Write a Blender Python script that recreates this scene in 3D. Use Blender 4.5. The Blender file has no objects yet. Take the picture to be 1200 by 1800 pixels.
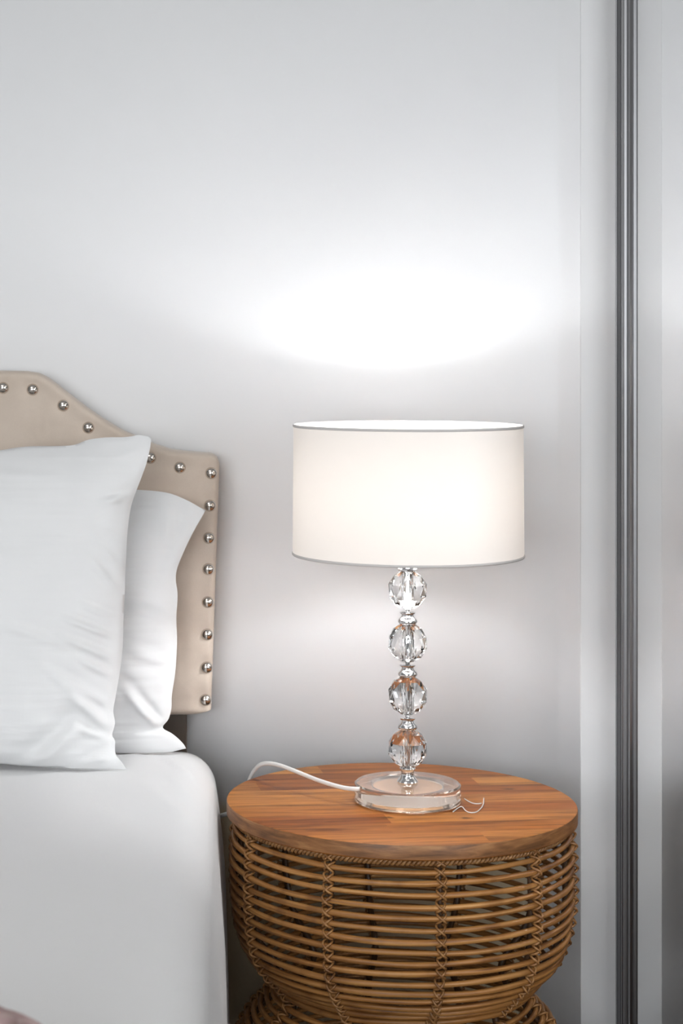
import bpy, bmesh, math, random
from mathutils import Vector, noise
random.seed(7)
PI = math.pi
scene = bpy.context.scene
COL = scene.collection

# ------------------------------------------------------------------ camera
F = 3330.0; CX = 280.0; CY = 615.0; CAMZ = 1.215      # focal length and principal point of the 1200x1800 frame
def P(px, py, d):
    return Vector(((px-CX)/F*d, d, CAMZ-(py-CY)/F*d))
cam_data = bpy.data.cameras.new('camera')
cam = bpy.data.objects.new('camera', cam_data); COL.objects.link(cam)
cam.location = (0, 0, CAMZ); cam.rotation_euler = (PI/2, 0, 0)
cam_data.sensor_fit = 'AUTO'; cam_data.sensor_width = 36.0
cam_data.lens = F/1800*36
cam_data.shift_x = (600-CX)/1800; cam_data.shift_y = -(900-CY)/1800
cam_data.clip_start = 0.02
cam_data.dof.use_dof = True; cam_data.dof.focus_distance = 2.66; cam_data.dof.aperture_fstop = 8.0
scene.camera = cam

# ------------------------------------------------------------------ view, world, room lights
scene.view_settings.view_transform = 'Standard'
scene.view_settings.look = 'None'
scene.view_settings.gamma = 1.0
scene.view_settings.use_curve_mapping = False
scene.view_settings.exposure = 0.0
scene.cycles.max_bounces = 14; scene.cycles.diffuse_bounces = 5
scene.cycles.glossy_bounces = 8; scene.cycles.transmission_bounces = 14
scene.cycles.sample_clamp_indirect = 40.0
scene.cycles.blur_glossy = 0.3

W_DAY = 76.0          # daylight from the window behind the camera
W_CEIL = 15.0         # unseen ceiling fill, keeps the bed top bright
BULB = 172.0
UPLIGHT_CAP = 76.0  # reach of the added cap that cuts the bulb's upward light
world = bpy.data.worlds.new('world'); scene.world = world; world.use_nodes = True
world.node_tree.nodes['Background'].inputs[0].default_value = (0.75, 0.85, 1.0, 1)
world.node_tree.nodes['Background'].inputs[1].default_value = 1.0

def area(name, loc, rot, sx, sy, power, color=(1, 1, 1)):
    l = bpy.data.lights.new(name, 'AREA'); l.shape = 'RECTANGLE'; l.size = sx; l.size_y = sy
    l.energy = power; l.color = color
    o = bpy.data.objects.new(name, l); COL.objects.link(o); o.location = loc; o.rotation_euler = rot
    return o
area('window_daylight', (-1.05, -1.72, 1.5), (PI/2, 0, 0), 1.9, 1.2, W_DAY, (0.96, 0.98, 1.0))
area('ceiling_fill', (-0.8, 0.9, 2.55), (0, 0, 0), 1.0, 1.0, W_CEIL, (1.0, 0.98, 0.95))

# ------------------------------------------------------------------ material helpers
def mat(name, base=(.8, .8, .8), rough=.6, metal=0., **kw):
    m = bpy.data.materials.new(name); m.use_nodes = True
    b = m.node_tree.nodes['Principled BSDF']
    b.inputs['Base Color'].default_value = (*base, 1); b.inputs['Roughness'].default_value = rough
    b.inputs['Metallic'].default_value = metal
    for k, v in kw.items(): b.inputs[k.replace('_', ' ')].default_value = v
    return m
class NT:
    def __init__(s, m): s.t = m.node_tree; s.b = s.t.nodes.get('Principled BSDF')
    def n(s, typ, **kw):
        x = s.t.nodes.new(typ)
        for k, v in kw.items(): setattr(x, k, v)
        return x
    def l(s, a, b): s.t.links.new(a, b)
    def math(s, op, a, b=None, c=None):
        x = s.n('ShaderNodeMath', operation=op)
        for i, v in enumerate((a, b, c)):
            if v is None: continue
            if isinstance(v, (int, float)): x.inputs[i].default_value = v
            else: s.l(v, x.inputs[i])
        return x.outputs[0]
    def coord(s, out='Object', scale=(1, 1, 1)):
        c = s.n('ShaderNodeTexCoord'); mp = s.n('ShaderNodeMapping')
        mp.inputs['Scale'].default_value = scale
        s.l(c.outputs[out], mp.inputs['Vector']); return mp.outputs[0]
    def noise(s, vec, scale=5, detail=4, rough=.5, dist=0):
        x = s.n('ShaderNodeTexNoise'); x.inputs['Scale'].default_value = scale
        x.inputs['Detail'].default_value = detail; x.inputs['Roughness'].default_value = rough
        x.inputs['Distortion'].default_value = dist
        s.l(vec, x.inputs['Vector']); return x.outputs['Fac']
    def ramp(s, fac, stops):
        x = s.n('ShaderNodeValToRGB'); e = x.color_ramp.elements
        while len(e) < len(stops): e.new(0.5)
        for i, (p, c) in enumerate(stops):
            e[i].position = p; e[i].color = (*c, 1) if len(c) == 3 else c
        s.l(fac, x.inputs[0]); return x.outputs[0]
    def mix(s, fac, a, b, blend='MIX'):
        x = s.n('ShaderNodeMix', data_type='RGBA', blend_type=blend)
        for sock, v in ((x.inputs[0], fac), (x.inputs[6], a), (x.inputs[7], b)):
            if isinstance(v, (int, float)): sock.default_value = v
            elif isinstance(v, tuple): sock.default_value = (*v, 1)
            else: s.l(v, sock)
        return x.outputs[2]
    def bump(s, h, strength=.2, dist=.001):
        x = s.n('ShaderNodeBump'); x.inputs['Strength'].default_value = strength
        x.inputs['Distance'].default_value = dist
        s.l(h, x.inputs['Height']); s.l(x.outputs[0], s.b.inputs['Normal'])

# ------------------------------------------------------------------ materials
def make_wall():
    m = mat('wall_paint', (.8, .8, .8), .55); t = NT(m)
    v = t.coord('Object')
    sep = t.n('ShaderNodeSeparateXYZ'); t.l(v, sep.inputs[0])
    # beige colour on the low part of the wall behind the bed and the side table
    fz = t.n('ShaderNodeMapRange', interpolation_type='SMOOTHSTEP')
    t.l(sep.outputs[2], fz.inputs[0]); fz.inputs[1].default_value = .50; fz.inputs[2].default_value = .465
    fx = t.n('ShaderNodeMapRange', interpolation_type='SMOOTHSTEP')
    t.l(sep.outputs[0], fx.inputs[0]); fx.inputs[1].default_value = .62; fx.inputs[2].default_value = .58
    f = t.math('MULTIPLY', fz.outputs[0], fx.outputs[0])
    n = t.noise(v, 3, 3)
    grey = t.ramp(n, [(.3, (.785, .792, .802)), (.7, (.805, .812, .82))])
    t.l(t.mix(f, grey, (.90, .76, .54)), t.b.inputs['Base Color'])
    t.bump(t.noise(v, 260, 3), .08, .0004)
    return m
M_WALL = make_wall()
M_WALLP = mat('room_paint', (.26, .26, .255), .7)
M_CEIL = mat('ceiling_paint', (.62, .62, .62), .8)
M_FLOOR = mat('carpet', (.16, .135, .11), .95)
t = NT(M_FLOOR); nv = t.noise(t.coord('Object'), 160, 3)
t.l(t.ramp(nv, [(.3, (.10, .085, .07)), (.7, (.20, .17, .14))]), t.b.inputs['Base Color']); t.bump(nv, .5, .004)
M_JAMB = mat('jamb_paint', (.67, .675, .68), .45)
M_SKIRT = mat('skirting_paint', (.82, .82, .82), .4)
M_ALU = mat('brushed_aluminium', (.23, .23, .235), .38, 1.0)
t = NT(M_ALU); t.bump(t.noise(t.coord('Object', (400, 400, 3)), 3, 3), .1, .0003)
M_ALUD = mat('dark_aluminium', (.13, .13, .135), .42, 1.0)
M_MIRROR = mat('mirror_glass', (.86, .865, .865), .012, 1.0)

def make_linen():
    m = mat('white_linen', (.71, .715, .72), .85); t = NT(m)
    t.b.inputs['Sheen Weight'].default_value = .15
    v = t.coord('Object')
    a = t.n('ShaderNodeTexWave', bands_direction='Z'); a.inputs['Scale'].default_value = 330; a.inputs['Distortion'].default_value = 1.0
    b = t.n('ShaderNodeTexWave', bands_direction='X'); b.inputs['Scale'].default_value = 330; b.inputs['Distortion'].default_value = 1.0
    t.l(v, a.inputs['Vector']); t.l(v, b.inputs['Vector'])
    s = t.math('ADD', a.outputs['Fac'], b.outputs['Fac'])
    t.bump(t.math('ADD', t.math('MULTIPLY', s, .25), t.noise(v, 55, 4)), .12, .0012)
    return m
M_LINEN = make_linen()

def make_taupe():
    m = mat('taupe_upholstery', (.47, .40, .34), .8); t = NT(m)
    t.b.inputs['Sheen Weight'].default_value = .3
    v = t.coord('Object')
    n1 = t.noise(v, 14, 4, .6); n2 = t.noise(v, 900, 2)
    c = t.ramp(n1, [(.3, (.54, .455, .38)), (.7, (.62, .53, .45))])
    c2 = t.mix(t.math('MULTIPLY', n2, .25), c, (.33, .27, .22))
    t.l(c2, t.b.inputs['Base Color']); t.bump(n2, .25, .0005)
    return m
M_TAUPE = make_taupe()
M_NAIL = mat('polished_nickel', (.66, .61, .56), .13, 1.0)
M_POST = mat('dark_brown_wood', (.055, .038, .026), .5)
M_CHROME = mat('chrome', (.80, .80, .81), .06, 1.0)
M_CRYSTAL = mat('crystal_glass', (1, 1, 1), .0, 0, Transmission_Weight=1.0, IOR=1.5)
M_ACRYL = mat('clear_acrylic', (1.0, .91, .82), .015, 0, Transmission_Weight=.94, IOR=1.47)  # peach tint stands in for table light refracted through the disc
M_CAUSTIC = mat('peach_caustic_tint', (.95, .68, .45), .8)  # peach colour in place of the lamp light refracted through the base
M_CORD = mat('white_cable_plastic', (.80, .79, .77), .35)
M_RIM = mat('shade_rim_tape', (.60, .58, .565), .7)
M_WHITEM = mat('white_enamel', (.8, .8, .8), .4)
M_THREAD = mat('clear_plastic_thread', (.95, .92, .88), .2, 0, Transmission_Weight=.35, IOR=1.45)

def make_shade():
    m = bpy.data.materials.new('shade_fabric'); m.use_nodes = True; t = NT(m)
    t.t.nodes.remove(t.b)
    v = t.coord('Object', (1, 1, 1)); n = t.noise(v, 220, 2)
    d = t.n('ShaderNodeBsdfDiffuse'); tr = t.n('ShaderNodeBsdfTranslucent'); mx = t.n('ShaderNodeMixShader')
    d.inputs[0].default_value = (.86, .83, .80, 1)
    t.l(t.ramp(n, [(.3, (.93, .80, .68)), (.7, (.96, .84, .72))]), tr.inputs[0])
    mx.inputs[0].default_value = .062
    t.l(d.outputs[0], mx.inputs[1]); t.l(tr.outputs[0], mx.inputs[2])
    t.l(mx.outputs[0], t.t.nodes['Material Output'].inputs[0])
    return m
M_SHADE = make_shade()
def make_bulb():
    m = bpy.data.materials.new('lit_bulb'); m.use_nodes = True; t = NT(m)
    t.t.nodes.remove(t.b); e = t.n('ShaderNodeEmission')
    e.inputs[0].default_value = (.975, .985, 1.0, 1); e.inputs[1].default_value = BULB
    t.l(e.outputs[0], t.t.nodes['Material Output'].inputs[0]); return m
M_BULB = make_bulb()

def make_wood():
    m = mat('acacia_wood', (.5, .25, .1), .42); t = NT(m)
    t.b.inputs['Specular IOR Level'].default_value = .15
    tc = t.n('ShaderNodeTexCoord'); rot = t.n('ShaderNodeMapping'); rot.inputs['Rotation'].default_value = (0, 0, math.radians(-6))
    t.l(tc.outputs['Object'], rot.inputs[0])
    sep = t.n('ShaderNodeSeparateXYZ'); t.l(rot.outputs[0], sep.inputs[0])
    row = t.math('FLOOR', t.math('DIVIDE', t.math('ADD', sep.outputs[1], 1.013), .052))
    wn = t.n('ShaderNodeTexWhiteNoise', noise_dimensions='1D'); t.l(row, wn.inputs['W'])
    colx = t.math('FLOOR', t.math('ADD', t.math('DIVIDE', sep.outputs[0], .33), t.math('MULTIPLY', wn.outputs[0], 5)))
    key = t.math('ADD', t.math('MULTIPLY', row, 7.13), t.math('MULTIPLY', colx, 3.71))
    wn2 = t.n('ShaderNodeTexWhiteNoise', noise_dimensions='1D'); t.l(key, wn2.inputs['W'])
    # grain, streaked along the boards and shifted per board
    comb = t.n('ShaderNodeCombineXYZ')
    t.l(t.math('ADD', t.math('MULTIPLY', sep.outputs[0], 3.0), t.math('MULTIPLY', wn2.outputs[0], 40)), comb.inputs[0])
    t.l(t.math('MULTIPLY', sep.outputs[1], 34), comb.inputs[1])
    t.l(t.math('MULTIPLY', sep.outputs[2], 34), comb.inputs[2])
    g = t.noise(comb.outputs[0], 1.6, 6, .62, .6)
    g2 = t.noise(comb.outputs[0], 7.0, 4, .7)
    base = t.ramp(wn2.outputs[0], [(0., (.33, .100, .020)), (.35, (.47, .172, .036)), (.7, (.58, .25, .066)), (1., (.39, .13, .026))])
    gr = t.ramp(g, [(.34, (.36, .30, .26)), (.5, (.82, .82, .82)), (.70, (1.2, 1.15, 1.05))])
    c = t.mix(.9, base, gr, 'MULTIPLY')
    fr = t.ramp(g2, [(.3, (.80, .76, .72)), (.6, (1, 1, 1))])
    c = t.mix(.8, c, fr, 'MULTIPLY')
    # knots
    vor = t.n('ShaderNodeTexVoronoi'); vor.inputs['Scale'].default_value = 7.5
    mp = t.n('ShaderNodeMapping'); mp.inputs['Scale'].default_value = (.55, 1.3, 1); t.l(rot.outputs[0], mp.inputs[0]); t.l(mp.outputs[0], vor.inputs['Vector'])
    kn = t.ramp(vor.outputs['Distance'], [(.03, (.28, .2, .15)), (.09, (1, 1, 1))])
    c = t.mix(.75, c, kn, 'MULTIPLY')
    for kx, ky, kr in ((-.031, -.101, .013), (.078, -.104, .011), (.17, .07, .010)):
        off = t.n('ShaderNodeMapping'); off.inputs['Location'].default_value = (-kx*1.0, -ky*2.2, 0); off.inputs['Scale'].default_value = (1.0, 2.2, 0)
        t.l(tc.outputs['Object'], off.inputs[0])
        ln = t.n('ShaderNodeVectorMath', operation='LENGTH'); t.l(off.outputs[0], ln.inputs[0])
        wob = t.math('ADD', ln.outputs['Value'], t.math('MULTIPLY', t.math('SUBTRACT', t.noise(tc.outputs['Object'], 130, 3), .5), .016))
        kf = t.n('ShaderNodeMapRange', interpolation_type='SMOOTHSTEP'); t.l(wob, kf.inputs[0])
        kf.inputs[1].default_value = kr*.3; kf.inputs[2].default_value = kr*1.3; kf.inputs[3].default_value = .85; kf.inputs[4].default_value = 0
        c = t.mix(kf.outputs[0], c, (.07, .028, .010))
    # seams between boards
    fr2 = t.math('FRACT', t.math('DIVIDE', t.math('ADD', sep.outputs[1], 1.013), .052))
    seam = t.math('LESS_THAN', t.math('ABSOLUTE', t.math('SUBTRACT', fr2, .5)), .487)
    c = t.mix(seam, t.mix(.4, c, (.12, .05, .02)), c)
    t.l(c, t.b.inputs['Base Color'])
    t.bump(g2, .12, .0006)
    return m
M_WOOD = make_wood()
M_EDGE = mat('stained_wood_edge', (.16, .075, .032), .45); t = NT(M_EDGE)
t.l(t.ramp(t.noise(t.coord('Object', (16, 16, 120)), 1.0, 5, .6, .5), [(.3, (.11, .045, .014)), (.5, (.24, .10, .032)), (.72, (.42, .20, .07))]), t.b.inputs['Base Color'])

def make_rattan(name, lo, mid, hi, vec):
    m = mat(name, mid, .42); t = NT(m)
    v = t.coord('Object', vec)
    n = t.noise(v, 1.0, 5, .6, .3); n2 = t.noise(t.coord('Object'), 26, 3)
    oi = t.n('ShaderNodeObjectInfo')
    c = t.ramp(n, [(.28, lo), (.5, mid), (.75, hi)])
    k = t.ramp(n2, [(.33, (.55, .48, .42)), (.5, (1, 1, 1))])
    c = t.mix(.8, c, k, 'MULTIPLY')
    c = t.mix(t.math('MULTIPLY', oi.outputs['Random'], .3), c, tuple(x*.55 for x in mid))
    t.l(c, t.b.inputs['Base Color']); t.bump(n, .25, .0008)
    return m
M_RATTAN = make_rattan('rattan_cane', (.15, .052, .012), (.42, .185, .048), (.62, .33, .11), (7, 7, 330))
M_POSTR = make_rattan('dark_rattan', (.05, .025, .012), (.10, .05, .022), (.16, .085, .04), (300, 300, 9))
M_LASH = make_rattan('rattan_binding', (.14, .058, .018), (.36, .17, .055), (.56, .31, .12), (160, 160, 160))
def make_mauve():
    m = mat('mauve_wool', (.42, .30, .29), .95); t = NT(m)
    n = t.noise(t.coord('Object'), 45, 3)
    t.l(t.ramp(n, [(.3, (.30, .20, .17)), (.55, (.47, .33, .33)), (.7, (.52, .40, .38))]), t.b.inputs['Base Color']); t.bump(n, .4, .003)
    return m
M_MAUVE = make_mauve()

# ------------------------------------------------------------------ mesh helpers
def obj(name, bm, m, parent=None, smooth=True, recalc=True):
    if recalc: bmesh.ops.recalc_face_normals(bm, faces=bm.faces)
    me = bpy.data.meshes.new(name); bm.to_mesh(me); bm.free()
    if smooth:
        for p in me.polygons: p.use_smooth = True
    me.materials.append(m)
    o = bpy.data.objects.new(name, me); COL.objects.link(o)
    if parent is not None: o.parent = parent
    return o
def sharp(o, ang=35):
    me = o.data; b = bmesh.new(); b.from_mesh(me)
    for e in b.edges:
        if len(e.link_faces) == 2 and e.calc_face_angle(0) > math.radians(ang): e.smooth = False
    b.to_mesh(me); b.free(); return o
def thing(name, label, cat, loc=(0, 0, 0), group=None):
    o = bpy.data.objects.new(name, None); COL.objects.link(o); o.location = loc
    o.empty_display_size = .05
    o['label'] = label; o['category'] = cat
    if group: o['group'] = group
    return o
def tag(o, label, cat, group=None):
    o['label'] = label; o['category'] = cat
    if group: o['group'] = group
    return o
def struct(o): o['kind'] = 'structure'; return o
def box(bm, x0, x1, y0, y1, z0, z1, bev=0):
    r = bmesh.ops.create_cube(bm, size=1)
    for v in r['verts']:
        v.co = Vector(((x0+x1)/2+v.co.x*(x1-x0), (y0+y1)/2+v.co.y*(y1-y0), (z0+z1)/2+v.co.z*(z1-z0)))
    if bev:
        es = list({e for v in r['verts'] for e in v.link_edges})
        bmesh.ops.bevel(bm, geom=es, offset=bev, segments=3, profile=.5, affect='EDGES')
def lathe(bm, prof, seg=64, c=(0, 0, 0), cap=True):
    rings = []
    for r, z in prof:
        if r < 1e-6: rings.append([bm.verts.new((c[0], c[1], c[2]+z))])
        else: rings.append([bm.verts.new((c[0]+r*math.cos(2*PI*i/seg), c[1]+r*math.sin(2*PI*i/seg), c[2]+z)) for i in range(seg)])
    for a, b in zip(rings, rings[1:]):
        for i in range(seg):
            j = (i+1) % seg
            if len(a) == 1 and len(b) == 1: continue
            if len(a) == 1: bm.faces.new((a[0], b[i], b[j]))
            elif len(b) == 1: bm.faces.new((a[i], a[j], b[0]))
            else: bm.faces.new((a[i], a[j], b[j], b[i]))
def tube(bm, pts, rad, seg=8, closed=False, cap=True, flat=1.0):
    pts = [Vector(p) for p in pts]; n = len(pts)
    rr = rad if isinstance(rad, (list, tuple)) else [rad]*n
    tang = []
    for i in range(n):
        a = pts[(i-1) % n] if (closed or i > 0) else pts[i]
        b = pts[(i+1) % n] if (closed or i < n-1) else pts[i]
        tang.append((b-a).normalized())
    up = Vector((0, 0, 1)) if abs(tang[0].z) < .9 else Vector((1, 0, 0))
    rings = []; nrm = (up-tang[0]*up.dot(tang[0])).normalized()
    for i in range(n):
        nrm = (nrm-tang[i]*nrm.dot(tang[i])).normalized(); bn = tang[i].cross(nrm)
        rings.append([bm.verts.new(pts[i]+nrm*(rr[i]*math.cos(2*PI*k/seg))+bn*(rr[i]*flat*math.sin(2*PI*k/seg))) for k in range(seg)])
    rng = range(n) if closed else range(n-1)
    for i in rng:
        a, b = rings[i], rings[(i+1) % n]
        off = 0
        if closed and i == n-1:
            off = min(range(seg), key=lambda s: (b[s].co-a[0].co).length)
        for k in range(seg):
            bm.faces.new((a[k], a[(k+1) % seg], b[(k+1+off) % seg], b[(k+off) % seg]))
    if cap and not closed:
        bm.faces.new(list(reversed(rings[0]))); bm.faces.new(rings[-1])
def cr(pts, n):
    """Catmull-Rom resampling to n points, even in arc length"""
    pts = [Vector(p) for p in pts]; out = []
    P_ = [2*pts[0]-pts[1]]+pts+[2*pts[-1]-pts[-2]]
    for i in range(1, len(P_)-2):
        for k in range(12):
            s = k/12; a, b, c, d = P_[i-1:i+3]
            out.append(.5*((2*b)+(c-a)*s+(2*a-5*b+4*c-d)*s*s+(3*b-a-3*c+d)*s**3))
    out.append(pts[-1])
    L = [0]
    for a, b in zip(out, out[1:]): L.append(L[-1]+(b-a).length)
    res = []; j = 0
    for i in range(n):
        t_ = L[-1]*i/(n-1)
        while j < len(L)-2 and L[j+1] < t_: j += 1
        f = (t_-L[j])/max(1e-9, L[j+1]-L[j]); res.append(out[j].lerp(out[j+1], min(1, f)))
    return res
def sst(a, b, x):
    t_ = max(0, min(1, (x-a)/(b-a))); return t_*t_*(3-2*t_)

# ------------------------------------------------------------------ the room
YW = 3.05; XR = .742; XL = -2.7; YB = -1.85; ZC = 2.62
bm = bmesh.new(); box(bm, XL-.1, XR+.8, YB-.1, YW+.1, -.05, 0); struct(obj('floor', bm, M_FLOOR, smooth=False))
bm = bmesh.new(); box(bm, XL-.1, XR+.8, YB-.1, YW+.1, ZC, ZC+.05); struct(obj('ceiling', bm, M_CEIL, smooth=False))
# back wall with a shallow dip and swell, shaped to band the light before the jamb
bm = bmesh.new()
xs = [XL-.1, .60]+[.60+.08*i/40 for i in range(1, 41)]+[.70, XR+.12]
def wy(x):
    return YW+.0022*(sst(.600, .645, x))-.0060*sst(.640, .684, x)
A = [bm.verts.new((x, wy(x), 0)) for x in xs]; B = [bm.verts.new((x, wy(x), ZC)) for x in xs]
A2 = [bm.verts.new((x, YW+.1, 0)) for x in xs]; B2 = [bm.verts.new((x, YW+.1, ZC)) for x in xs]
for i in range(len(xs)-1):
    bm.faces.new((A[i], A[i+1], B[i+1], B[i])); bm.faces.new((A2[i+1], A2[i], B2[i], B2[i+1]))
    bm.faces.new((B[i], B[i+1], B2[i+1], B2[i])); bm.faces.new((A[i+1], A[i], A2[i], A2[i+1]))
bm.faces.new((A[0], B[0], B2[0], A2[0])); bm.faces.new((A[-1], A2[-1], B2[-1], B[-1]))
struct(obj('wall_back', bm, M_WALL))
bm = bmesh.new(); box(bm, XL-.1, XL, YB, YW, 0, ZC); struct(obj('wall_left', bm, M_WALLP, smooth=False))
# camera-side wall with a window opening
wx0, wx1, wz0, wz1 = -2.05, -.05, .85, 2.15
bm = bmesh.new()
box(bm, XL, wx0, YB-.1, YB, 0, ZC); box(bm, wx1, XR+.7, YB-.1, YB, 0, ZC)
box(bm, wx0, wx1, YB-.1, YB, 0, wz0); box(bm, wx0, wx1, YB-.1, YB, wz1, ZC)
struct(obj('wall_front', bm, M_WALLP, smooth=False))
bm = bmesh.new()
for a in (wx0, (wx0+wx1)/2-.025, wx1-.05): box(bm, a, a+.05, YB-.09, YB-.01, wz0, wz1)
for a in (wz0, wz1-.05): box(bm, wx0+.05, wx1-.05, YB-.09, YB-.01, a, a+.05)
win = struct(obj('window_1', bm, M_SKIRT, smooth=False))
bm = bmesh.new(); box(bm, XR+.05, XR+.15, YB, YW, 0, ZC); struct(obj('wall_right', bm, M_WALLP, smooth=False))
# wardrobe: jamb board, aluminium channel, mirrored sliding door
bm = bmesh.new(); box(bm, .6765, .7335, YW-.0055, YW+.002, 0, ZC-.002, .0012)
struct(obj('trim_1', bm, M_JAMB, smooth=False))
dr = bpy.data.objects.new('door_1', None); COL.objects.link(dr); dr.location = (XR, 2.2, 0); struct(dr)
def ext(bm, prof, z0, z1):
    a = [bm.verts.new((x, y, z0)) for x, y in prof]; b = [bm.verts.new((x, y, z1)) for x, y in prof]
    n = len(prof)
    for i in range(n): bm.faces.new((a[i], a[(i+1) % n], b[(i+1) % n], b[i]))
    bm.faces.new(list(reversed(a))); bm.faces.new(b)
L0 = Vector((XR, 2.2, 0))
def loc(pr): return [(x-L0.x, y-L0.y) for x, y in pr]
bm = bmesh.new()
ext(bm, loc([(.7345, 3.043), (.7345, 3.020), (.7405, 3.020), (.7405, 3.043)]), .0, ZC-.002)
obj('channel', bm, M_ALUD, dr, smooth=False)
bm = bmesh.new()
ext(bm, loc([(.7375, 3.0195), (.7350, 3.0180), (.7350, 3.0120), (.7368, 3.0110), (.7368, 3.0040), (.7350, 3.0030), (.7350, 2.9960),
             (.7385, 2.9950), (.7385, 2.9720), (.7360, 2.9710), (.7360, 2.9640), (.7385, 2.9620), (.7398, 2.9560), (.760, 2.9560), (.760, 3.0195)]), .01, ZC-.01)
obj('stile', bm, M_ALU, dr, smooth=False)
bm = bmesh.new(); box(bm, 0, .006, -2.4, 2.9559-2.2, .03, ZC-.03); obj('mirror_panel', bm, M_MIRROR, dr, smooth=False)
bm = bmesh.new(); box(bm, -.006, .02, -2.4, 2.9559-2.2, ZC-.03, ZC-.005); box(bm, -.006, .02, -2.4, 2.9559-2.2, .003, .0299)
obj('rail', bm, M_ALU, dr, smooth=False)
# rest of the right side of the room, behind the camera
bm = bmesh.new(); box(bm, XR, XR+.05, YB, -.2, 0, ZC); struct(obj('wall_side', bm, M_WALLP, smooth=False))
bm = bmesh.new(); box(bm, XL, .676, YW-.013, YW+.001, .0, .09, .003); struct(obj('baseboard_back', bm, M_SKIRT, smooth=False))
bm = bmesh.new(); box(bm, XL, XL+.013, YB, YW-.013, .0, .09, .003); struct(obj('baseboard_left', bm, M_SKIRT, smooth=False))

# ------------------------------------------------------------------ bed with studded headboard
HF = 2.962; HB = 3.035                                   # headboard front / back
bed = thing('bed', 'bed with taupe upholstered headboard, curved top and silver nailhead trim, against the wall', 'bed', (-.66, 2.0, 0))
BL = bed.matrix_world.copy(); BO = Vector((-.66, 2.0, 0))
XC = -.66
top_px = [(-1000, 652), (0, 652), (45, 653), (66, 656), (84, 665), (101, 678), (120, 693), (150, 716), (183, 739), (215, 758), (245, 771),
          (270, 782), (298, 791), (325, 795), (350, 797), (372, 798.5), (386, 801)]
TP = [((px-CX)/F*HF, CAMZ-(py-CY)/F*HF) for px, py in top_px]
def htop(x):
    if x < XC: x = 2*XC-x
    for (a, za), (b, zb) in zip(TP, TP[1:]):
        if x <= b: f = (x-a)/(b-a); return za+(zb-za)*f
    return TP[-1][1]
hx1 = (385.5-CX)/F*HF; zbot = CAMZ-(1258-CY)/F*HF
nails_px = [(5, 682), (57, 685), (111, 713), (155, 752), (208, 785), (264, 805), (316, 822), (371, 832), (369, 889), (367, 946), (366, 1001),
            (365, 1059), (364, 1116), (363, 1174), (361, 1231)]
nails = [P(a, b, HF) for a, b in nails_px]
x = nails[0].x-.0465
while x > XC+.02: nails.append(Vector((x, HF, nails[0].z))); x -= .0465
nails += [Vector((2*XC-n.x, HF, n.z)) for n in nails]
HW = hx1-XC
NX, NZ = 420, 190
def hpt(i, j):
    u = -1+2*i/NX; u = math.copysign(abs(u)**.8, u)       # denser towards the ends
    v = j/NZ
    x0 = XC+u*HW; zt = htop(x0)
    # rounded top corners
    e = (abs(u)*HW-(HW-.014))
    if e > 0: zt -= .014-math.sqrt(max(0, .014**2-e*e))
    z = zbot+(zt-zbot)*v
    if abs(u) > .93: z += (.008*(1-v))*((abs(u)-.93)/.07)**2
    lean = (.013*(1-v)**1.0)*abs(u)**6                    # sides draw in towards the bottom
    x = x0-math.copysign(lean, u)
    return x, z, zt
bm = bmesh.new(); G = []
for i in range(NX+1):
    row = []
    for j in range(NZ+1):
        x, z, zt = hpt(i, j)
        slope = (htop(x+.004)-htop(x-.004))/.008
        d = min((zt-z)/math.sqrt(1+slope*slope), z-zbot, (HW-.013*(1-j/NZ))-abs(x-XC)+.0005)
        d = max(0, d)
        R = .010
        y = HF + (R-math.sqrt(max(0, R*R-(R-min(d, R))**2)))
        # padding swells away from the stud line, which is drawn in
        y += -.006*sst(.03, .14, d) + .0010*math.exp(-((d-.024)/.010)**2)
        for n in nails:
            q = (x-n.x)**2+(z-n.z)**2
            if q < .0022: y += .0045*math.exp(-q/.00022)
        y += .0012*noise.noise(Vector((x*14, 0, z*14)))
        row.append(bm.verts.new((x-BO.x, y-BO.y, z-BO.z)))
    G.append(row)
for i in range(NX):
    for j in range(NZ): bm.faces.new((G[i][j], G[i+1][j], G[i+1][j+1], G[i][j+1]))
# sides and back
loop = [G[i][0] for i in range(NX+1)]+[G[NX][j] for j in range(1, NZ+1)]+[G[i][NZ] for i in range(NX-1, -1, -1)]+[G[0][j] for j in range(NZ-1, 0, -1)]
prev = loop
for yy, ins in ((HF+.030, -.0012), (HF+.055, 0), (HB, .002)):
    nl = []
    for v in loop:
        s = 1-ins/HW
        nl.append(bm.verts.new((v.co.x*s, yy-BO.y, v.co.z+(ins*-.5))))
    for k in range(len(loop)):
        bm.faces.new((prev[k], prev[(k+1) % len(loop)], nl[(k+1) % len(loop)], nl[k]))
    prev = nl
bm.faces.new(list(reversed(prev)))
head = obj('headboard', bm, M_TAUPE, bed)
# nail heads
def nailmesh():
    bm = bmesh.new(); R = .0096
    prof = [(0, R*.80)]+[(R*math.sin(a), R*.80*math.cos(a)) for a in [PI/2*k/9 for k in range(1, 10)]]+[(R*1.0, -.0015), (R*.7, -.0022), (0, -.0022)]
    lathe(bm, prof, 28)
    bmesh.ops.rotate(bm, verts=bm.verts, cent=(0, 0, 0), matrix=__import__('mathutils').Matrix.Rotation(PI/2, 3, 'X'))
    return bm
n0 = None
for n in nails:
    if n0 is None: o = n0 = obj('nailhead', nailmesh(), M_NAIL, head)
    else: o = n0.copy(); COL.objects.link(o); o.parent = head
    o.location = (n.x-BO.x, HF+.0045-BO.y, n.z)
for s, xa, xb in ((1, -.045, .0435), (-1, 2*XC-.0435, 2*XC+.045)):
    bm = bmesh.new(); box(bm, xa-BO.x, xb-BO.x, 2.985-BO.y, 3.02-BO.y, 0, zbot+.0, .002); obj('headboard_post', bm, M_POST, bed, smooth=False)
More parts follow.
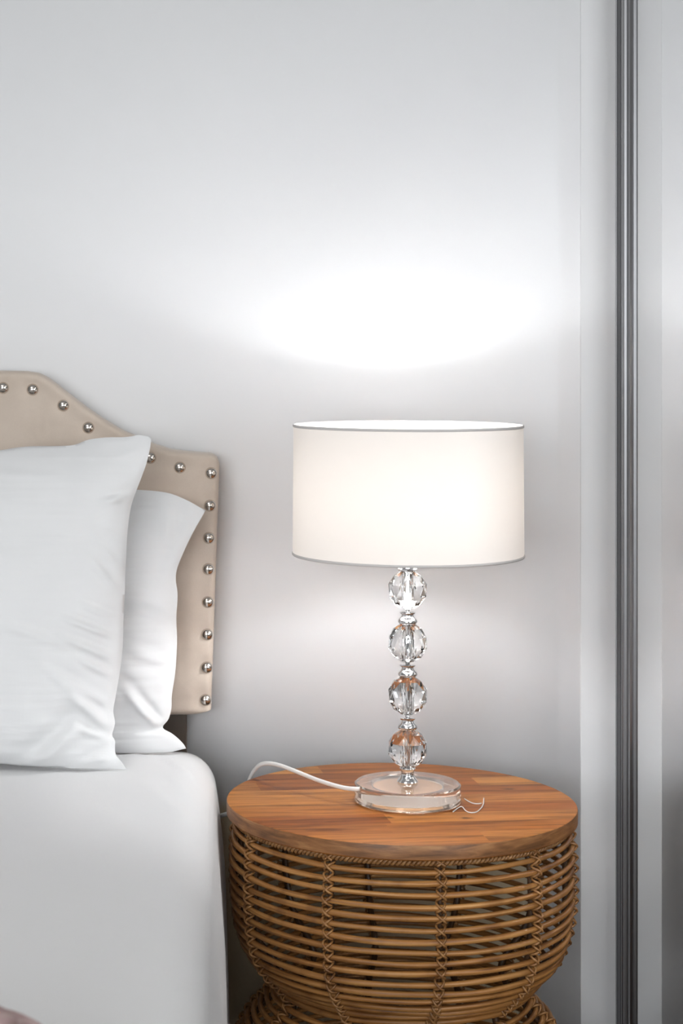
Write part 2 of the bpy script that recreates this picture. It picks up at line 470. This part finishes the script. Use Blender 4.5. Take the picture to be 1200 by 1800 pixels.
bm = bmesh.new(); box(bm, -1.36-BO.x, -.02-BO.x, .96-BO.y, 2.93-BO.y, .06, .50, .02); obj('bed_base', bm, M_POST, bed, smooth=False)

# bedspread: one cloth over the mattress, hanging at the sides and foot
ZB = .612
def edge_x(y): return .103-.0355*(2.9-y)
def drop(e):
    """arc length past the flat top -> (outward, downward)"""
    R = .060; q = R*PI/2*.92
    if e <= 0: return 0, 0
    if e < q: a = e/R; return R*math.sin(a), R*(1-math.cos(a))
    a = q/R; r = e-q
    k = .105*math.exp(-r/.14)
    return R*math.sin(a)+.018*(1-math.exp(-r/.10)), R*(1-math.cos(a))+r*.99
bm = bmesh.new()
NA, NB = 150, 170
half = .76; hang = .50; foot = .95; headY = 2.948
def spread(lo, hi, n, dense):                            # non-uniform parameter list
    a = [lo+(hi-lo)*i/n for i in range(n+1)]; return a
As = [-(half+hang)+(2*(half+hang))*i/NA for i in range(NA+1)]
As = sorted(set([round(a, 5) for a in As]+[round(half-.12+.34*i/60, 5) for i in range(61)]))
Bs = [foot-.5+(headY-foot+.5)*i/NB for i in range(NB+1)]
R_ = []
for b in Bs:
    row = []
    for a in As:
        y = max(b, foot); xe = edge_x(y)-.076; xc = xe-half
        ea = max(0, abs(a)-half); eb = max(0, foot-b)
        e = math.hypot(ea, eb)
        h, v = drop(e)
        dx = (ea/e if e else 0)*math.copysign(1, a); dy = -(eb/e if e else 0)
        x = xc+max(-half, min(half, a))+dx*h; yy = y+dy*h
        z = ZB-v
        z -= .022*sst(2.80, 2.95, y)*(1-sst(.1, .3, e)) * sst(.55, .76, abs(a))
        # quiet folds
        f = sst(.05, .22, e)
        w = .0028*math.sin(yy*19+2*noise.noise(Vector((yy*2, z*3, 0))))*f+.003*noise.noise(Vector((yy*8, z*3.5, 1)))*f
        x += w*(1 if a > 0 else -1)*(.8 if ea > 0 else 0); yy += w*(.8 if eb > 0 else 0)
        t_ = 1-f
        z += t_*(.0040*noise.noise(Vector((x*5, yy*4, 3)))+.0014*noise.noise(Vector((x*22+yy*9, yy*11, 5))))
        # pull folds running from the pillow corner along the edge
        for (qx, qy, ang, ln, amp, wd) in ((.030, 2.74, -1.20, .16, .0030, .0060), (.045, 2.55, -1.35, .22, .0022, .007), (.02, 2.50, -1.25, .2, .0016, .008), (-.02, 2.82, -.5, .06, .003, .006)):
            cx_, sx_ = math.cos(ang), math.sin(ang); ux = (x-qx)*cx_+(yy-qy)*sx_; uy = -(x-qx)*sx_+(yy-qy)*cx_
            if abs(ux) < ln*1.5 and abs(uy) < .05: z += amp*math.exp(-(ux/ln*1.6)**2-(uy/wd)**2)
        row.append(bm.verts.new((x, yy, z)))
    R_.append(row)
for i in range(len(Bs)-1):
    for j in range(len(As)-1): bm.faces.new((R_[i][j], R_[i][j+1], R_[i+1][j+1], R_[i+1][j]))
bs = obj('bedspread', bm, M_LINEN)
if bs.data.polygons[len(bs.data.polygons)//2].normal.z < 0: bs.data.flip_normals()
sm = bs.modifiers.new('thick', 'SOLIDIFY'); sm.thickness = .006; sm.offset = -1
tag(bs, 'plain white bedspread covering the bed and hanging down its side', 'bedspread')

# ------------------------------------------------------------------ pillows
def seg_dist(px, py, s):
    (ax, ay), (bx, by) = s; dx, dy = bx-ax, by-ay; L2 = dx*dx+dy*dy
    t_ = max(0, min(1, ((px-ax)*dx+(py-ay)*dy)/L2)); qx, qy = ax+dx*t_, ay+dy*t_
    side = ((px-ax)*dy-(py-ay)*dx)/math.sqrt(L2)
    return math.hypot(px-qx, py-qy), t_, side
def pillow(name, top, right, bottom, left, dtop, dbot, ytop, ybot, T, creases, label, seed, bulge=(.0,)):
    NU, NV = 150, 130
    def bend(l, n): return [Vector((p.x, p.y)) for p in cr([(a, b, 0) for a, b in l], n)]
    tp, bt = bend(top, NU+1), bend(bottom, NU+1)          # left -> right
    lf, rt = bend(left, NV+1), bend(right, NV+1)          # top -> bottom
    bm = bmesh.new(); Fr, Bk = [], []
    for i in range(NU+1):
        u = i/NU; fr, bk = [], []
        for j in range(NV+1):
            v = j/NV
            q = (1-v)*tp[i]+v*bt[i]+(1-u)*lf[j]+u*rt[j]-((1-u)*(1-v)*tp[0]+u*(1-v)*tp[-1]+(1-u)*v*bt[0]+u*v*bt[-1])
            px, py = q
            d = dtop+(dbot-dtop)*(py-ytop)/(ybot-ytop)
            su, sv = 4*u*(1-u), 4*v*(1-v)
            k = (1-(1-su)**1.6)*(1-(1-sv)**1.5); k = max(0, k)
            th = T*k**.74
            wv = 0
            edge = min(1, k*6)
            for s, amp, wd in creases:
                dd, tt, side = seg_dist(px, py, s)
                if dd < wd*4:
                    taper = math.sin(PI*min(1, max(0, .08+.92*tt)))**.6
                    wv += 1.5*amp*taper*(math.exp(-(dd/wd)**2)-.55*math.exp(-((side-wd*1.7)/wd)**2)*math.exp(-(max(0, dd-wd*3)/wd)**2))
            ns = noise.noise(Vector((px*.006, py*.009, seed)))*.007+noise.noise(Vector((px*.02, py*.03, seed+4)))*.0022
            ns += .0009*noise.noise(Vector((px*.006, py*.16, seed+9)))
            off = th+(wv+ns)*(.25+.75*edge)*sst(0, .06, min(u, 1-u, v, 1-v)+.012)
            pf = P(px, py, d); pb = pf.copy()
            pf.y -= off; pb.y += th*.9
            edgev = i in (0, NU) or j in (0, NV)
            if edgev:
                pf.y = pb.y = d+.004*noise.noise(Vector((px*.03, py*.03, seed)))
            # keep the seen outline: move along the sight line rather than straight out near the rim
            a = bm.verts.new(pf); fr.append(a); bk.append(a if edgev else bm.verts.new(pb))
        Fr.append(fr); Bk.append(bk)
    for i in range(NU):
        for j in range(NV):
            bm.faces.new((Fr[i][j], Fr[i][j+1], Fr[i+1][j+1], Fr[i+1][j]))
            bm.faces.new((Bk[i][j], Bk[i+1][j], Bk[i+1][j+1], Bk[i][j+1]))
    o = sharp(obj(name, bm, M_LINEN), 75); tag(o, label, 'pillow')
    return o
# front pillow
ft = [(-600, 775), (-560, 783), (-300, 800), (-60, 800), (0, 791.5), (45, 785), (100, 784), (130, 782), (155, 773), (185, 769), (215, 768.5), (231, 767), (243, 764.5), (254, 766), (266, 768)]
fr_ = [(266, 768), (264, 785), (258, 812), (249, 838), (239, 864), (230, 892), (224, 935), (222, 975), (220, 1010), (219, 1050), (217, 1092), (215, 1145), (209, 1190), (203, 1225), (199, 1250), (202, 1271), (197, 1292), (202, 1302), (203, 1325), (213, 1338), (222, 1352)]
fb = [(-590, 1342), (-500, 1340), (-200, 1338), (0, 1343), (63, 1348), (147, 1350), (185, 1352), (222, 1352)]
fl = [(-600, 775), (-560, 900), (-550, 1060), (-560, 1220), (-590, 1342)]
cF = [(((120, 1080), (205, 1118)), .0036, 5), (((110, 1110), (212, 1160)), .0030, 6), (((150, 1155), (205, 1190)), .004, 6),
      (((130, 1218), (202, 1285)), .0065, 9), (((150, 1280), (198, 1300)), .0045, 6), (((60, 1345), (150, 1262)), .0060, 15),
      (((150, 1345), (205, 1318)), .0060, 8), (((165, 985), (212, 1040)), .0030, 6), (((185, 880), (232, 868)), .0030, 6),
      (((150, 1058), (215, 1090)), .0026, 5), (((180, 960), (220, 1005)), .0025, 5), (((100, 1180), (190, 1240)), .003, 9),
      (((20, 1090), (130, 1130)), .0018, 8), (((0, 830), (110, 835)), .0012, 7), (((205, 800), (250, 790)), .0025, 8)]
pillow('pillow', ft, fr_, fb, fl, 2.800, 2.716, 768, 1350, .062, cF,
       'large white pillow in front, standing upright on the bed and hiding part of the other', 2.0)
# back pillow
kt = [(-500, 870), (-460, 874), (-200, 866), (100, 860), (200, 860), (241, 861), (280, 864), (304, 869), (332, 881), (348, 890), (361, 897)]
kr = [(361, 897), (355, 908), (345, 925), (336, 942), (322, 972), (311, 1000), (309, 1020), (312, 1045), (310, 1085), (311, 1131), (308, 1180), (302, 1222), (301, 1245), (296, 1264), (286, 1279), (302, 1289), (314, 1299), (323, 1309), (327, 1316)]
kb = [(-490, 1321), (-400, 1320), (0, 1319), (205, 1324), (260, 1324), (297, 1323), (327, 1317)]
kl = [(-500, 870), (-465, 960), (-455, 1100), (-465, 1240), (-490, 1321)]
cB = [(((292, 880), (298, 960)), .0035, 14), (((303, 1000), (338, 925)), .003, 12),
      (((248, 1240), (285, 1282)), .0065, 7), (((225, 1210), (262, 1262)), .0045, 8), (((285, 1283), (325, 1316)), .003, 8),
      (((235, 1140), (300, 1165)), .003, 10), (((230, 1060), (305, 1090)), .002, 9)]
pillow('pillow', kt, kr, kb, kl, 2.905, 2.838, 862, 1325, .046, cB,
       'white pillow behind the larger one, its pointed corner against the studded headboard', 11.0)

# ------------------------------------------------------------------ folded throw at the near end of the bed
bm = bmesh.new()
NXT, NYT = 60, 30
rows = []
cxT, cyT = -.385, 1.36; hxT, hyT = .31, .17; z0T = ZB+.004; z1T = .712
for k in range(49):
    a = 2*PI*k/48
rings = []
def sup(t_, hx, hy, n=4.5):
    c, s = math.cos(t_), math.sin(t_)
    return math.copysign(abs(c)**(2/n), c)*hx, math.copysign(abs(s)**(2/n), s)*hy
zs = [(0, .90)]+[(t_, 1) for t_ in ()]
prof = []
for L in range(3):
    b = L/3
    for k in range(7):
        q = k/6; bulge_ = 1-.05*(2*q-1)**4-.012*(2*q-1)**2
        prof.append((b+q/3, bulge_-(.02 if L == 2 else 0)-(.05*max(0, q-.6) if L == 2 else 0)))
for f in (.93, .86, .7, .4, .0): prof.append((1.0+.12*math.sqrt(max(0, 1-f*f)), f*.97))
for zf, sc in prof:
    z = z0T+(z1T-z0T)*zf*.9; ring = []
    for k in range(72):
        x, y = sup(2*PI*k/72, hxT*sc, hyT*sc)
        x += .004*noise.noise(Vector((x*8, y*8, zf*3))); zz = z+.004*noise.noise(Vector((x*6, y*6, 0)))*zf
        ring.append(bm.verts.new((cxT+x, cyT+y, zz)))
    rings.append(ring)
for a, b in zip(rings, rings[1:]):
    for k in range(72): bm.faces.new((a[k], a[(k+1) % 72], b[(k+1) % 72], b[k]))
bm.faces.new(list(reversed(rings[0])))
bmesh.ops.remove_doubles(bm, verts=bm.verts, dist=1e-5)
tag(obj('throw_blanket', bm, M_MAUVE), 'blurred mauve pink folded throw at the near end of the bed, just edging into view', 'blanket')

# ------------------------------------------------------------------ side table: acacia top on a woven cane hourglass
TX, TY, TZ = .347, 2.73, .566
tb = thing('side_table', 'round side table with wooden top and open rattan hourglass base beside the bed', 'side table', (TX, TY, 0))
bm = bmesh.new(); R = .250; th = .0205; b = .0016
prof = [(0, TZ-th), (R-.02, TZ-th), (R-b, TZ-th), (R, TZ-th+b), (R, TZ-b*1.4), (R-b*.4, TZ-b*.4), (R-b*1.4, TZ), (0, TZ)]
lathe(bm, prof, 160)
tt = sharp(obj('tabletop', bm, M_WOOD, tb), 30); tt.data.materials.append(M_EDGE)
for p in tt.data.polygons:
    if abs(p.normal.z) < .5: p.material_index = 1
prof_up = [(.2330, .5410), (.2395, .5270), (.2420, .50), (.2428, .47), (.2425, .44), (.2400, .41), (.2345, .383), (.2260, .360), (.2140, .342), (.2000, .328), (.189, .316), (.182, .306), (.180, .300)]
zw = .300
def prof3(): return [Vector((r, 0, z)) for r, z in prof_up]
PL = cr(prof3(), 400)
PLlen = [0]
for a, b_ in zip(PL, PL[1:]): PLlen.append(PLlen[-1]+(b_-a).length)
def at_len(s):
    for i in range(len(PL)-1):
        if PLlen[i+1] >= s:
            f = (s-PLlen[i])/max(1e-9, PLlen[i+1]-PLlen[i]); q = PL[i].lerp(PL[i+1], f)
            tg = (PL[min(i+3, len(PL)-1)]-PL[max(0, i-3)]).normalized(); return q.x, q.z, tg
    return PL[-1].x, PL[-1].z, (PL[-1]-PL[-4]).normalized()
TOT = PLlen[-1]
hoops = []                                              # (r, z, outward normal (r,z))
s = .0145
while s < TOT-.004:
    r, z, tg = at_len(s); hoops.append((r, z, (-tg.z, tg.x)))
    s += .0152 if z > .36 else .0136
low = [(r, 2*zw-z, (nr, -nz)) for r, z, (nr, nz) in hoops]
low += [(.2375, z, (1, 0)) for z in (.074, .059, .044, .029)]
HR = .0040
ALL = hoops+low
hoop_par = []
for r, z, nn in ALL:
    ph = [random.uniform(0, 2*PI) for _ in range(3)]; am = .0009
    hoop_par.append(ph)
    bm = bmesh.new(); pts = []; rad = []
    N = 132
    rr0 = HR*random.uniform(.94, 1.1)
    for k in range(N):
        a = 2*PI*k/N
        dz = am*(math.sin(2*a+ph[0])+.6*math.sin(5*a+ph[1])+.4*math.sin(9*a+ph[2])); drr = .0007*math.sin(3*a+ph[1])
        pts.append(((r+drr)*math.cos(a), (r+drr)*math.sin(a), z+dz)); rad.append(rr0*(1+.07*math.sin(4*a+ph[2])+.05*math.sin(17*a+ph[0])))
    tube(bm, pts, rad, 10, closed=True)
    obj('cane_hoop', bm, M_RATTAN, tb)
def hoop_z(idx, a):
    r, z, nn = ALL[idx]; ph = hoop_par[idx]
    return z+.0009*(math.sin(2*a+ph[0])+.6*math.sin(5*a+ph[1])+.4*math.sin(9*a+ph[2]))
cols = [math.radians(-90+5.5+36*k) for k in range(10)]
for ca in cols:
    c, s_ = math.cos(ca), math.sin(ca)
    # upright behind the hoops
    bm = bmesh.new()
    q = [at_len(TOT*i/26) for i in range(27)]
    line = [(r-.0098*(-tg.z), z-.0098*tg.x) for r, z, tg in q]
    line = [(r, z) for r, z in line]
    line = line+[(r, 2*zw-z) for r, z in reversed(line[:-1])]+[(.2277, .003)]
    tube(bm, [(r*c, r*s_, max(.003, z)) for r, z in line], .0048, 8)
    obj('upright', bm, M_POSTR, tb)
    # crossed binding over every hoop
    bm = bmesh.new()
    tx, ty = -s_, c
    for k, (r, z, (nr, nz)) in enumerate(ALL):
        z = hoop_z(k, ca)
        js = random.uniform(-.0012, .0012); hgt = .0056
        for sg in (1, -1):
            if z < .345 and z > .27 and sg == -1: wdt = .8
            else: wdt = 1
            pts = []
            for (t_, e, o_) in ((-.55, 1.45, -1.6), (-.95, 1.12, -.5), (-.85, .85, .55), (-.5, .48, 1.25), (0, 0, 1.52), (.5, -.48, 1.25), (.85, -.85, .55), (.95, -1.12, -.5), (.55, -1.45, -1.6)):
                la = sg*t_*.0062*wdt+js; ea = e*hgt; ou = o_*.0042+(.0012 if sg > 0 else 0)
                # (tangent of profile is perpendicular to the normal)
                tr, tz = -nz, nr
                rr = r+nr*ou+tr*ea*(1 if nr >= 0 else -1); zz = z+nz*ou+tz*ea*(1 if nr >= 0 else -1)
                pts.append((rr*c+la*tx, rr*s_+la*ty, zz))
            tube(bm, cr(pts, 15), .0017, 6)
    # tie up to the rope under the top
    r0, z0, _ = ALL[0]
    for sg in (1, -1):
        pts = [(r0*c+.006*sg*tx+.003*c, r0*s_+.006*sg*ty+.003*s_, z0+.008), ((r0+.003)*c, (r0+.003)*s_, z0+.012), ((r0-.001)*c-.006*sg*tx, (r0-.001)*s_-.006*sg*ty, z0+.016)]
        tube(bm, cr(pts, 6), .0018, 6)
    obj('binding', bm, M_LASH, tb)
# twisted rope ring right under the top
bm = bmesh.new(); RR, RZ = .2365, TZ-th-.0055; N = 1500; turns = 118
for k3 in range(2):
    pts = []
    for k in range(N):
        a = 2*PI*k/N; w = turns*a+k3*PI
        rr = RR+.0026*math.cos(w); pts.append((rr*math.cos(a), rr*math.sin(a), RZ+.0026*math.sin(w)))
    tube(bm, pts, .0026, 5, closed=True)
obj('rope_edging', bm, M_LASH, tb)
# lower foot ring
bm = bmesh.new(); lathe(bm, [(.226+.006*math.cos(a), .009+.008*math.sin(a)) for a in [2*PI*k/12 for k in range(13)]], 96)
obj('foot_ring', bm, M_POSTR, tb)

# ------------------------------------------------------------------ lamp
LX, LY = .3565, 2.722
lamp = thing('table_lamp', 'lit table lamp with white drum shade and stacked crystal balls on a clear disc', 'lamp', (LX, LY, TZ))
def Lz(py): return CAMZ-(py-CY)/F*LY-TZ
bm = bmesh.new(); R = .0757; H = .0275
prof = [(.050, .0045), (0, .0045)][::-1]+[(.0505, .0042), (.0515, .0004), (.053, 0), (R-.0018, 0), (R, .0018), (R, H-.0018), (R-.0018, H), (0, H)]
lathe(bm, [(0, .0045), (.050, .0045), (.0515, .0004), (.053, .0002), (R-.0018, .0002), (R, .0018), (R, H-.002), (R-.0022, H), (0, H)], 120)
sharp(obj('base', bm, M_ACRYL, lamp), 30)
bm = bmesh.new(); lathe(bm, [(0, .0004), (.049, .0004), (.049, .0034), (0, .0034)], 64)
sharp(obj('base_caustic_disc', bm, M_CAUSTIC, lamp), 30)  # disc added under the base to imitate its refracted peach light
# crystal balls
BR = .0288; hr = .0062
def ball():
    bm = bmesh.new(); n = 10
    lats = [-70, -46, -17, 17, 46, 70]
    rings = []
    for k, la in enumerate(lats):
        la = math.radians(la); off = .5*(k % 2)
        rings.append([bm.verts.new((BR*math.cos(la)*math.cos(2*PI*(i+off)/n), BR*math.cos(la)*math.sin(2*PI*(i+off)/n), BR*math.sin(la))) for i in range(n)])
    for k in range(5):
        a, b = rings[k], rings[k+1]; o_ = k % 2
        for i in range(n):
            if o_ == 0:
                bm.faces.new((a[i], a[(i+1) % n], b[i])); bm.faces.new((a[(i+1) % n], b[(i+1) % n], b[i]))
            else:
                bm.faces.new((a[i], b[(i+1) % n], b[i])); bm.faces.new((a[i], a[(i+1) % n], b[(i+1) % n]))
    zt = BR*math.sin(math.radians(70)); ih = []
    for z, rg, sgn in ((-zt, rings[0], 1), (zt, rings[-1], -1)):
        off = 0 if z < 0 else .5
        ih.append([bm.verts.new((hr*math.cos(2*PI*(i+off)/n), hr*math.sin(2*PI*(i+off)/n), z)) for i in range(n)])
        for i in range(n): bm.faces.new((rg[i], rg[(i+1) % n], ih[-1][(i+1) % n], ih[-1][i]))
    for i in range(n):
        bm.faces.new((ih[0][i], ih[0][(i+1) % n], ih[1][i])); bm.faces.new((ih[0][(i+1) % n], ih[1][(i+1) % n], ih[1][i]))
    return bm
ball_z = [Lz(p) for p in (1037, 1129.5, 1222, 1315)]
cb = None
for k, z in enumerate(ball_z):
    if cb is None: o = cb = obj('crystal_ball', ball(), M_CRYSTAL, lamp, smooth=False)
    else: o = cb.copy(); COL.objects.link(o); o.parent = lamp
    o.location = (0, 0, z); o.rotation_euler = (0, 0, .2+.35*k)
def collar():                                           # z = 0 at its wide lower rim
    bm = bmesh.new()
    pr = [(0, -.0010), (.0120, -.0010), (.0139, .0008), (.0142, .0026), (.0133, .0050), (.0112, .0072), (.0093, .0092), (.0087, .0110),
          (.0088, .0122), (.0100, .0128), (.0113, .0140), (.0116, .0152), (.0106, .0156), (0, .0156)]
    lathe(bm, pr, 48); return bm
cc = None
for k, z in enumerate(ball_z[1:]):
    if cc is None: o = cc = sharp(obj('collar', collar(), M_CHROME, lamp), 40)
    else: o = cc.copy(); COL.objects.link(o); o.parent = lamp
    o.location = (0, 0, z+BR*math.sin(math.radians(70))+.0012)
bm = bmesh.new()
zb = ball_z[3]-BR*math.sin(math.radians(70))-H
lathe(bm, [(0, .0001), (.0148, .0001), (.0152, .0016), (.0140, .0040), (.0122, .0060), (.0104, .0082), (.0094, .0110), (.0092, zb-.006), (.0102, zb-.004), (.0112, zb-.002), (.0104, zb-.0002), (0, zb-.0002)], 48)
o = sharp(obj('collar', bm, M_CHROME, lamp), 40); o.location = (0, 0, H)
bm = bmesh.new(); zt = ball_z[0]+BR*math.sin(math.radians(70))
lathe(bm, [(0, .0004), (.0125, .0004), (.0140, .0012), (.0142, .0034), (.0122, .0060), (.0090, .0075), (.0080, .012), (.0080, .022), (0, .022)], 48)
o = sharp(obj('cap', bm, M_CHROME, lamp), 40); o.location = (0, 0, zt)
bm = bmesh.new(); lathe(bm, [(0, H+.001), (.0036, H+.001), (.0036, zt+.01), (0, zt+.01)], 24); obj('centre_rod', bm, M_CHROME, lamp)
# socket and bulb
SZ0, SZ1 = .922-TZ, 1.106-TZ
bm = bmesh.new(); lathe(bm, [(0, zt+.022), (.0115, zt+.022), (.0125, zt+.026), (.0125, zt+.098), (.0120, zt+.1020), (0, zt+.1020)], 40)
sharp(obj('socket', bm, M_WHITEM, lamp), 40)
bz = 1.040-TZ
bm = bmesh.new(); rb = .0300
pr = [(0, rb)]+[(rb*math.sin(a), rb*math.cos(a)) for a in [PI*k/24 for k in range(1, 21)]]+[(.0125, -.034), (.0120, -.043), (0, -.043)]
lathe(bm, pr, 40); o = blb = obj('bulb', bm, M_BULB, lamp); o.location = (0, 0, bz)
# unseen mirrored cap added over the bulb to hold back its upward light
bm = bmesh.new(); rc = rb+.0006
pr = [(0, rc)]+[(rc*math.sin(a), rc*math.cos(a)) for a in [math.radians(UPLIGHT_CAP)*k/10 for k in range(1, 11)]]
pr += [(r-.0003 if r else 0, z-.0004) for r, z in reversed(pr)]
lathe(bm, pr, 40); obj('bulb_uplight_cap', bm, M_CHROME, blb)
# shade: one fabric sheet, taped rims, wire spider
bm = bmesh.new(); r0, r1 = .1648, .1636
lathe(bm, [(r0, SZ0), (r0+(r1-r0)*.25, SZ0+(SZ1-SZ0)*.25), ((r0+r1)/2, (SZ0+SZ1)/2), (r1, SZ1)], 180)
sh = obj('lamp_shade', bm, M_SHADE, lamp)
for rr, zz in ((r0, SZ0), (r1, SZ1)):
    bm = bmesh.new(); lathe(bm, [(rr+.0011*math.cos(a), zz+.0021*math.sin(a)) for a in [2*PI*k/10 for k in range(11)]], 180)
    obj('shade_rim', bm, M_RIM, sh)
bm = bmesh.new()
zs_ = zt+.045
lathe(bm, [(.0170+.0014*math.cos(a), zs_+.0014*math.sin(a)) for a in [2*PI*k/8 for k in range(9)]], 40)
for k in range(3):
    a = 2*PI*k/3+.5
    tube(bm, cr([(.0175*math.cos(a), .0175*math.sin(a), zs_), (.05*math.cos(a), .05*math.sin(a), zs_-.003), (.12*math.cos(a), .12*math.sin(a), SZ0+.012), ((r0-.001)*math.cos(a), (r0-.001)*math.sin(a), SZ0+.001)], 16), .0012, 6)
obj('shade_spider', bm, M_WHITEM, sh)
# cord
LO = Vector((LX, LY, TZ))
def onT(px, py, up=.0034):                              # a point of the tabletop seen at px, py
    d = (CAMZ-TZ-up)*F/(py-CY); return P(px, py, d)
cpts = [P(634, 1387, 2.700), P(622, 1387, 2.702), P(600, 1384, 2.716), P(560, 1372, 2.745), P(520, 1356, 2.785), P(490, 1345, 2.815), P(470, 1342, 2.84),
        P(456, 1345, 2.862), P(447, 1354, 2.878), P(441, 1364, 2.892), Vector((.135, 2.905, .548)), Vector((.128, 2.925, .515)), P(400, 1430, 2.955), P(386, 1436, 2.975),
        Vector((.089, 3.01, .45)), Vector((.089, 3.02, .30)), Vector((.092, 3.02, .10))]
bm = bmesh.new(); tube(bm, [p-LO for p in cr(cpts, 90)], .0033, 10, flat=.75)
obj('power_cord', bm, M_CORD, lamp)
# loose plastic thread
bm = bmesh.new()
thr = [(796, 1427), (806, 1419.5), (812, 1418), (817, 1424), (824, 1428), (835, 1428), (843, 1423), (849, 1414), (850, 1403)]
tube(bm, cr([onT(a, b, .0013) for a, b in thr], 40), .0009, 6)
tube(bm, cr([onT(816, 1404, .0012), onT(828, 1411, .0018), onT(838, 1413, .0022), onT(846, 1412, .0020)], 16), .0009, 6)
tag(obj('plastic_thread', bm, M_THREAD), 'short clear plastic tag thread curled on the tabletop beside the lamp base', 'thread')
